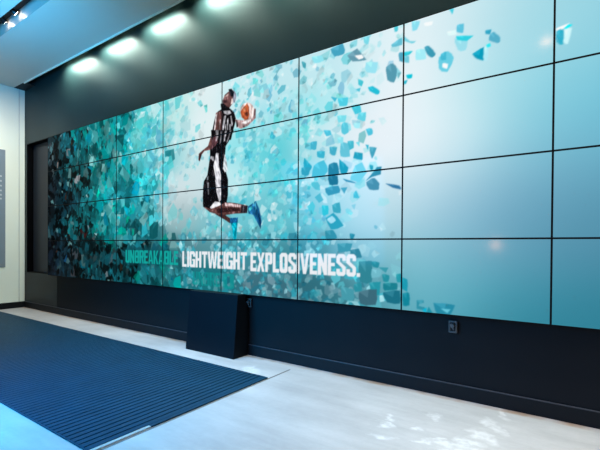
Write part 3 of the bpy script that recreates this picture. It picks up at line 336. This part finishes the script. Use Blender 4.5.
for i in range(5200):
    if i == 3000:
        for col, al, pts in SHARDS:
            if al < 1: fill([pts], col, al)
    cx = rnd.uniform(-1.05, 5.0); cy = rnd.uniform(-1.05, 3.05)
    if cx > 2.6 and rnd.random() < .15: continue
    base, den, lum = pick(cx, cy)
    if rnd.random() > den*1.05: continue
    q = rnd.random()
    if lum < 75:                                # dark left end: strong contrast
        if q < .45: col = base*rnd.uniform(.1, .55)
        elif q < .92: col = base*rnd.uniform(.8, 1.5)
        elif q < .97: g = rnd.uniform(50, 110); col = np.array((g*.8, g, g*1.05))
        elif q < .98: col = np.array((rnd.uniform(50, 90), 35, 25))
        else: g = rnd.uniform(110, 160); col = np.array((g*.85, g, g))
        rad = rnd.uniform(.045, .13); a = rnd.uniform(.8, 1.)
    elif lum < 135 and cx < 2.3:
        if q < .28: col = base*rnd.uniform(.55, .9)*np.array([.5, 1, 1])
        elif q < .45: col = np.array((0, rnd.uniform(140, 190), rnd.uniform(150, 185)))*min(1., lum/95)
        elif q < .78: col = np.clip(base*rnd.uniform(.9, 1.35), 0, 240)
        else: g = rnd.uniform(130, 225); col = np.array((g*.72, g, g))*.75 + base*.25
        rad = rnd.uniform(.06, .17) if rnd.random() < .6 else rnd.uniform(.03, .07); a = rnd.uniform(.6, .95)
    elif lum < 150:
        g = rnd.uniform(.85, 1.1)*min(1.12, .35+lum/150)
        if q < .30: col = np.array((45, 165, 185))*g
        elif q < .48: col = np.array((28, 115, 138))*g
        elif q < .72: col = np.array((160, 215, 224))*g
        elif q < .86: col = np.array((90, 195, 208))*g
        else: col = np.array((125, 160, 172))*g
        col = col*.7 + base*.3
        rad = rnd.uniform(.025, .08); a = rnd.uniform(.55, .95)
    else:
        q = min(.99, max(0, q + (coarse(cx*1.5-1, cy)-.5)*.5)) if 2.1 < cx < 4.4 else q
        if q < .38: col = np.array((rnd.uniform(45, 110), rnd.uniform(190, 215), rnd.uniform(205, 225)))
        elif q < .62: col = np.array((rnd.uniform(195, 238), 242, 245))
        elif q < .74: col = np.array((rnd.uniform(30, 80), rnd.uniform(150, 180), rnd.uniform(175, 200)))
        elif q < .9: col = np.array((rnd.uniform(130, 180), 226, 232))
        else: col = base*.85
        col = col*.75 + base*.25
        rad = rnd.uniform(.025, .085) if cx > 2.2 else rnd.uniform(.05, .15); a = rnd.uniform(.35, .85)
    if .2 < den < .5: a *= .6
    if cy < 0 and cx < 2.2: col = col*.8
    if cx < 2 and lum < 135: col = col*np.array([.72, .94, .96]) if rnd.random() < .7 else col*.95
    if cx < 2.4 and lum < 150: col = np.clip(col*(.68 + .72*coarse(cx, cy)), 0, 250)
    shard(cx, cy, rad, col, a, 1.15 if cx < 1 else 1.0)
for col, a, pts in SHARDS:
    if a < 1: continue
    if len(pts) in (4, 5):
        q = []; mx = sum(p[0] for p in pts)/len(pts); my = sum(p[1] for p in pts)/len(pts)
        for k in range(len(pts)):
            p0, p1 = pts[k], pts[(k+1) % len(pts)]; g = rnd.uniform(1.0, 1.22); tt = rnd.uniform(.3, .7)
            ex, ey = p0[0]+(p1[0]-p0[0])*tt, p0[1]+(p1[1]-p0[1])*tt
            q += [p0, (mx+(ex-mx)*g, my+(ey-my)*g)]
        pts = q
    fill([pts], [min(250, c*1.06+5) for c in col], a)
    if pts[0][0] > 3.9 and len(pts) >= 4:       # a paler facet on the larger flakes
        mx = sum(p[0] for p in pts)/len(pts); my = sum(p[1] for p in pts)/len(pts)
        fill([[pts[0], pts[1], (mx, my)]], [min(250, c*1.05+28) for c in col], a*.8)

# lettering
S, Hh = .37, .18
def ring(x0, x1, y0, y1, sx, sy, ch=.10):
    def oc(a, b, c, d, k, kx): return [(a+kx, c), (b-kx, c), (b, c+k), (b, d-k), (b-kx, d), (a+kx, d), (a, d-k), (a, c+k)]
    return [oc(x0, x1, y0, y1, ch, ch*2.0), oc(x0+sx, x1-sx, y0+sy, y1-sy, ch*.45, ch*.8)]
R_ = lambda x0, x1, y0, y1: [(x0, y0), (x1, y0), (x1, y1), (x0, y1)]
def glyph(ch):
    """contour groups on a 0..1 square and the letter's relative width"""
    if ch == 'I': return [[R_(0, 1, 0, 1)]], .34
    if ch == '.': return [[R_(0, 1, 0, .17)]], .34
    if ch == 'L': return [[R_(0, S+.06, 0, 1)], [R_(0, 1, 0, Hh)]], .80
    if ch == 'T': return [[R_(.33, .67, 0, 1)], [R_(0, 1, 1-Hh, 1)]], .92
    if ch == 'H': return [[R_(0, S, 0, 1)], [R_(1-S, 1, 0, 1)], [R_(0, 1, .42, .58)]], 1.0
    if ch == 'N': return [[R_(0, S-.02, 0, 1)], [R_(1-S+.02, 1, 0, 1)], [[(0, 1), (.34, 1), (1, 0), (.66, 0)]]], 1.04
    if ch == 'E': return [[R_(0, S+.04, 0, 1)], [R_(0, 1, 0, Hh)], [R_(0, 1, 1-Hh, 1)], [R_(0, .88, .43, .58)]], .84
    if ch == 'V': return [[[(0, 1), (.32, 1), (.5, .3), (.68, 1), (1, 1), (.67, 0), (.33, 0)]]], 1.04
    if ch == 'A': return [[[(0, 0), (.30, 0), (.5, .78), (.70, 0), (1, 0), (.68, 1), (.32, 1)]], [R_(.25, .75, .17, .32)]], 1.06
    if ch == 'W': return [[[(0, 1), (.22, 1), (.30, .32), (.40, 1), (.60, 1), (.70, .32), (.78, 1), (1, 1), (.84, 0), (.60, 0), (.5, .62), (.40, 0), (.16, 0)]]], 1.5
    if ch == 'X': return [[[(0, 1), (.34, 1), (.5, .68), (.66, 1), (1, 1), (.68, .5), (1, 0), (.66, 0), (.5, .32), (.34, 0), (0, 0), (.32, .5)]]], 1.04
    if ch == 'K': return [[R_(0, S, 0, 1)], [[(.3, .38), (.66, 1), (1, 1), (.62, .55), (1, 0), (.66, 0), (.42, .42), (.3, .26)]]], 1.0
    if ch == 'O': return [ring(0, 1, 0, 1, S, Hh)], 1.0
    if ch == 'U': return [[R_(0, S, .08, 1)], [R_(1-S, 1, .08, 1)], [[(0, .1), (.2, 0), (.8, 0), (1, .1), (1, .18), (0, .18)]]], 1.0
    if ch == 'P': return [[R_(0, S, 0, 1)], ring(0, 1, .40, 1, S, .14, .08)], .96
    if ch == 'R': return [[R_(0, S, 0, 1)], ring(0, 1, .44, 1, S, .14, .08), [[(.45, .46), (.78, .5), (1, 0), (.68, 0)]]], 1.0
    if ch == 'B': return [ring(0, 1, .46, 1, S, .13, .07), ring(0, 1, 0, .56, S, .13, .07)], 1.0
    if ch == 'G': return [[R_(0, S, .08, .92)], [[(0, .9), (.2, 1), (.8, 1), (1, .9), (1, .66), (1-S, .66), (1-S, 1-Hh), (0, 1-Hh)]], [[(0, .1), (.2, 0), (1, 0), (1, Hh), (0, Hh)]], [R_(1-S, 1, 0, .52)], [R_(.5, 1, .40, .52)]], 1.0
    if ch == 'S': return [[[(0, .9), (.2, 1), (.8, 1), (1, .9), (1, .70), (1-S, .70), (1-S, 1-Hh), (S, 1-Hh), (S, .66), (1, .42), (1, .1), (.8, 0), (.2, 0), (0, .1), (0, .32), (S, .32), (S, Hh), (1-S, Hh), (1-S, .36), (0, .60)]]], .96
    return [], .4
def word(txt, ua, ub, va, vb, col, a=1.0, keep=None):
    gap = .075
    ws = [glyph(c)[1] for c in txt]; tot = sum(ws) + gap*(len(txt)-1); k = (ub-ua)/tot; x = ua
    for i, c in enumerate(txt):
        g, wd = glyph(c)
        for cont in g:
            fill([[(x+px*wd*k, va+(vb-va)*py) for px, py in cc] for cc in cont], col, a)
        x += (wd+gap)*k
fill([[(1.16, -.16), (2.33, -.16), (2.33, -.58), (1.16, -.58)]], (16, 84, 96), .35)
fill([[(1.19, -.20), (2.31, -.20), (2.31, -.54), (1.19, -.54)]], (16, 84, 96), .35)
word('UNBREAKABLE', 1.218, 2.290, -.520, -.226, (18, 166, 158), .95)
word('LIGHTWEIGHT', 2.364, 3.368, -.548, -.226, (234, 237, 242))
word('EXPLOSIVENESS.', 3.417, 4.640, -.562, -.226, (234, 237, 242))
# half dissolved teal line underneath
word('UNBRE', 2.545, 2.985, -.90, -.63, (12, 150, 148), .55)
word('O', 3.03, 3.19, -.92, -.63, (12, 150, 150), .7)
keep = img; img = np.zeros((IH, IW, 1))
for col, a, pts in PLAYER: fill([pts], (1,), 1)
mask = img; img = keep
for col, a, pts in PLAYER: fill([pts], col, a)
st = nr.rand(IH//10+2, IW//5+2); jy = np.arange(IH)/10.; jx = np.arange(IW)/5.
lean = (np.arange(IH)[:, None]*.25) ; sx_ = (np.arange(IW)[None, :] + lean) / 5. % (IW//5)
i0 = sx_.astype(int); t0_ = sx_-i0; j0 = jy.astype(int)[:, None]; t1_ = (jy-jy.astype(int))[:, None]
sn = (st[j0, i0]*(1-t0_)+st[j0, i0+1]*t0_)*(1-t1_) + (st[j0+1, i0]*(1-t0_)+st[j0+1, i0+1]*t0_)*t1_
sn = sn[..., None]
img = img*(1-mask) + mask*np.clip(img*(.62+.68*sn) + 70*np.clip(sn-.72, 0, 1)/.28*np.array([1., .95, 1.]), 0, 255)

# slight softness, then to linear light
k5 = np.array([1, 4, 6, 4, 1])/16.
for ax in (0, 1):
    pad = np.pad(img, [(2, 2) if q == ax else (0, 0) for q in range(3)], mode='edge')
    img = sum(k5[t]*(pad[t:t+IH] if ax == 0 else pad[:, t:t+IW]) for t in range(5))
img = np.clip(img/255., 0, 1)
imgl = np.where(img <= .04045, img/12.92, ((img+.055)/1.055)**2.4)

# ------------------------------------------------------------------ displays
DW, DH, Z0 = 1.213, 0.684, 1.44        # pitch of the displays; height of the joint under the third row
BZ = .0075
rows = ['bottom row', 'third row down', 'second row down', 'top row']
cols = ['leftmost', 'second from left', 'third from left', 'fourth from left', 'fourth from right', 'third from right', 'second from right', 'rightmost']
what = {
 (0,0): 'near-black shards', (0,1): 'dark shards with an orange fleck', (0,2): 'black and teal splinters', (0,3): 'teal fragments among black',
 (1,0): 'dim teal and grey shards', (1,1): 'deep teal shards', (1,2): 'dense teal shards', (1,3): 'bright teal shards with a black gap',
 (2,0): 'the first teal letters', (2,1): 'teal shards fading to the right', (2,2): 'crowded teal shards', (2,3): 'bright teal and white shards',
 (3,0): 'teal word end and LIGHTWEI letters', (3,1): "the athlete's trailing knee", (3,2): "the athlete's lowered hand", (3,3): "white haze behind the athlete's back",
 (4,0): 'white letters of EXPLOS', (4,1): 'the two blue shoes of the athlete', (4,2): "flakes beside the athlete's shorts", (4,3): "the athlete's head and the ball",
 (5,0): 'white letters ending in a full stop', (5,1): 'a cluster of shards at its left', (5,2): 'scattered flakes on white', (5,3): 'many pale blue shards',
 (6,0): 'shards in one corner', (6,1): 'a plain pale steel blue', (6,2): 'a blank white and pale blue', (6,3): 'a few separate flying shards',
 (7,0): 'a plain dark teal blue', (7,1): 'a plain greyish teal', (7,2): 'a plain sky blue', (7,3): 'one white and cyan shard'}
nx, ny = 168, 96
gx_, gy_ = np.meshgrid(np.linspace(0, 1, nx+1), np.linspace(0, 1, ny+1))
idx = np.arange((nx+1)*(ny+1)).reshape(ny+1, nx+1)
faces = np.stack([idx[:-1, :-1], idx[:-1, 1:], idx[1:, 1:], idx[1:, :-1]], -1).reshape(-1, 4)
def bz_frame():
    b = BZ
    bm = bmesh.new(); g = .0005
    for q in ((g, DW-g, 0.004, .055, g, DH-g), (g, b, -.0015, .004, g, DH-g), (DW-b, DW-g, -.0015, .004, g, DH-g), (b, DW-b, -.0015, .004, g, b), (b, DW-b, -.0015, .004, DH-b, DH-g)): add_box(bm, *q)
    return bm
housing_me = None
for ci in range(NU):
    for ri in range(NV):
        uo = U0+ci; vo = V0+ri
        t = thing('display_panel', (uo*DW, 0, Z0+vo*DH), 'display showing %s, %s, %s' % (what[(ci, ri)], rows[ri], cols[ci]), 'display', 'displays of the video wall')
        if housing_me is None:
            h = obj('housing', bz_frame(), M['bezel'], t); housing_me = h.data
        else:
            h = bpy.data.objects.new('housing', housing_me); C.objects.link(h); h.parent = t
        X = BZ + gx_*(DW-2*BZ); Z = BZ + gy_*(DH-2*BZ)
        co = np.stack([X, np.zeros_like(X), Z], -1).reshape(-1, 3)
        me = bpy.data.meshes.new('screen')
        me.vertices.add(len(co)); me.vertices.foreach_set('co', co.astype(np.float32).ravel())
        me.loops.add(faces.size); me.loops.foreach_set('vertex_index', faces.astype(np.int32).ravel())
        me.polygons.add(len(faces)); me.polygons.foreach_set('loop_start', (np.arange(len(faces))*4).astype(np.int32))
        me.update(calc_edges=True)
        fx = (ci + X/DW)*PW - .5; fy = (ri + Z/DH)*PH - .5
        ix = np.clip(fx.astype(int), 0, IW-2); iy = np.clip(fy.astype(int), 0, IH-2); tx = (fx-ix)[..., None]; ty = (fy-iy)[..., None]
        cc = (imgl[iy, ix]*(1-tx)+imgl[iy, ix+1]*tx)*(1-ty) + (imgl[iy+1, ix]*(1-tx)+imgl[iy+1, ix+1]*tx)*ty
        col = np.ones((len(co), 4), np.float32); col[:, :3] = cc.reshape(-1, 3)
        at = me.color_attributes.new('picture', 'FLOAT_COLOR', 'POINT'); at.data.foreach_set('color', col.ravel())
        me.materials.append(M['screen'])
        s = bpy.data.objects.new('screen', me); C.objects.link(s); s.parent = t

# ------------------------------------------------------------------ sloping box in front of the wall
t = thing('floor_box', (3.62, -.10, 0), 'tall black box with a sloping front standing on the floor against the video wall', 'box')
bm = bmesh.new()
x0, x1 = 3.206-3.62, 4.074-3.62
pts = [(-.215+.10, 0), (.048+.10, 0), (.048+.10, .665), (-.006+.10, .665), (-.006+.10, .768), (-.150+.10, .768)]
A = [bm.verts.new((x0, y, z)) for y, z in pts]; B = [bm.verts.new((x1, y, z)) for y, z in pts]
bm.faces.new(A[::-1]); bm.faces.new(B)
for i in range(len(pts)): bm.faces.new((A[i], A[(i+1) % len(pts)], B[(i+1) % len(pts)], B[i]))
obj('body', bm, M['box'], t, bevel=0.004)

# ------------------------------------------------------------------ sockets with plugs under the displays
def socket(x, z, label):
    t = thing('wall_socket', (x, WY-.004, z), label, 'socket', 'sockets below the video wall')
    bm = bmesh.new(); add_box(bm, -.034, .034, -.014, 0, -.052, .052)
    obj('back_box', bm, M['lamp'], t, bevel=.004)
    bm = bmesh.new()
    for q in ((-.036, .036, -.030, -.014, .040, .054), (-.036, .036, -.030, -.014, -.054, -.040), (-.036, -.024, -.030, -.014, -.042, .042), (.024, .036, -.030, -.014, -.042, .042)): add_box(bm, *q)
    obj('frame', bm, M['grey_plastic'], t, bevel=.004)
    bm = bmesh.new(); add_cyl(bm, (-.002, -.012, .016), (-.002, -.052, .012), .021, .017, 20); add_cyl(bm, (-.002, -.045, .012), (.012, -.048, -.022), .006, .005, 10)
    obj('plug', bm, M['grey_plastic'], t, smooth=False)
socket(6.53, .648, 'small grey wall socket with a plug under the displays, right of the black box')
socket(4.085, .655, 'small dark wall socket just behind the upper right edge of the black box')

# ------------------------------------------------------------------ sign panel on the white pier
t = thing('wall_sign', (XL, -.62, 2.11), 'tall slate grey sign panel mounted on the white wall at the left edge', 'sign')
bm = bmesh.new(); add_box(bm, 0.0, .012, -.325, .325, -1.225, 1.235); obj('board', bm, M['panel'], t, bevel=.002)
for k, (z, l) in enumerate(((.66, .10), (.56, .14), (.46, .12), (.36, .15), (.27, .11), (.19, .13))):
    bm = bmesh.new(); add_box(bm, .012, .0135, .26-l, .26, z, z+.035); obj('printed_line', bm, M['panel_mark'], t)

# ------------------------------------------------------------------ lamps in the ceiling slot
def slot_lamp(x, label, beam=True, tx=.1):
    t = thing('slot_spotlight', (x, -1.24, STOP), label, 'spotlight', 'spotlights in the ceiling slot')
    d = Vector((tx, .85, -.5)).normalized(); c = Vector((0, 0, -.075))
    bm = bmesh.new(); add_cyl(bm, (0, 0, 0), (0, 0, -.035), .04, .03, 20); add_cyl(bm, (0, 0, -.03), tuple(c), .010, .010, 10); obj('bracket', bm, M['lamp'], t)
    bm = bmesh.new(); add_cyl(bm, c-d*.055, c+d*.055, .036, .045, 28); obj('lamp_body', bm, M['lamp'], t, bevel=.003)
    bm = bmesh.new(); add_cyl(bm, c+d*.0555, c+d*.058, .036, .036, 28); obj('lamp_face', bm, M['lamp_face'], t)
    p = Vector((x, -1.24, STOP)) + c + d*.07
    if beam: spot('slot_beam', p, (x+.26, SY1, CZ+.03), 2.2, (1, .97, .95), 50, .9, .02)
slot_lamp(.16, 'small black spotlight in the dark ceiling slot, the one nearer the left picture edge', True, -.25)
slot_lamp(.55, 'small black spotlight in the dark ceiling slot, nearer the top picture edge')
slot_lamp(2.6, 'small black spotlight in the dark ceiling slot, beyond the top picture edge', False)

# ------------------------------------------------------------------ shop lamps behind the viewer (seen only as glints)
for x, y, wh_ in ((7.02, -3.83, 'nearest the viewer'), (4.0, -4.2, 'left of the viewer'), (10.0, -4.2, 'right of the viewer')):
    t = thing('ceiling_downlight', (x, y, CZ), 'round warm downlight in the white ceiling, ' + wh_, 'ceiling light', 'downlights behind the viewer')
    bm = bmesh.new(); add_cyl(bm, (0, 0, 0), (0, 0, -.02), .10, .095, 32); obj('rim', bm, M['trim'], t)
    bm = bmesh.new(); add_cyl(bm, (0, 0, -.021), (0, 0, -.024), .075, .075, 32); obj('lamp_face', bm, M['downlight_face'], t)

t = thing('wall_lamp', (5.55, YB, 1.45), 'small warm lamp on the far white wall behind the viewer', 'lamp')
bm = bmesh.new(); add_cyl(bm, (0, 0, 0), (0, .05, 0), .10, .09, 28); obj('mount', bm, M['trim'], t)
bm = bmesh.new(); add_cyl(bm, (0, .051, 0), (0, .08, 0), .085, .07, 28); obj('lamp_face', bm, M['downlight_face'], t)
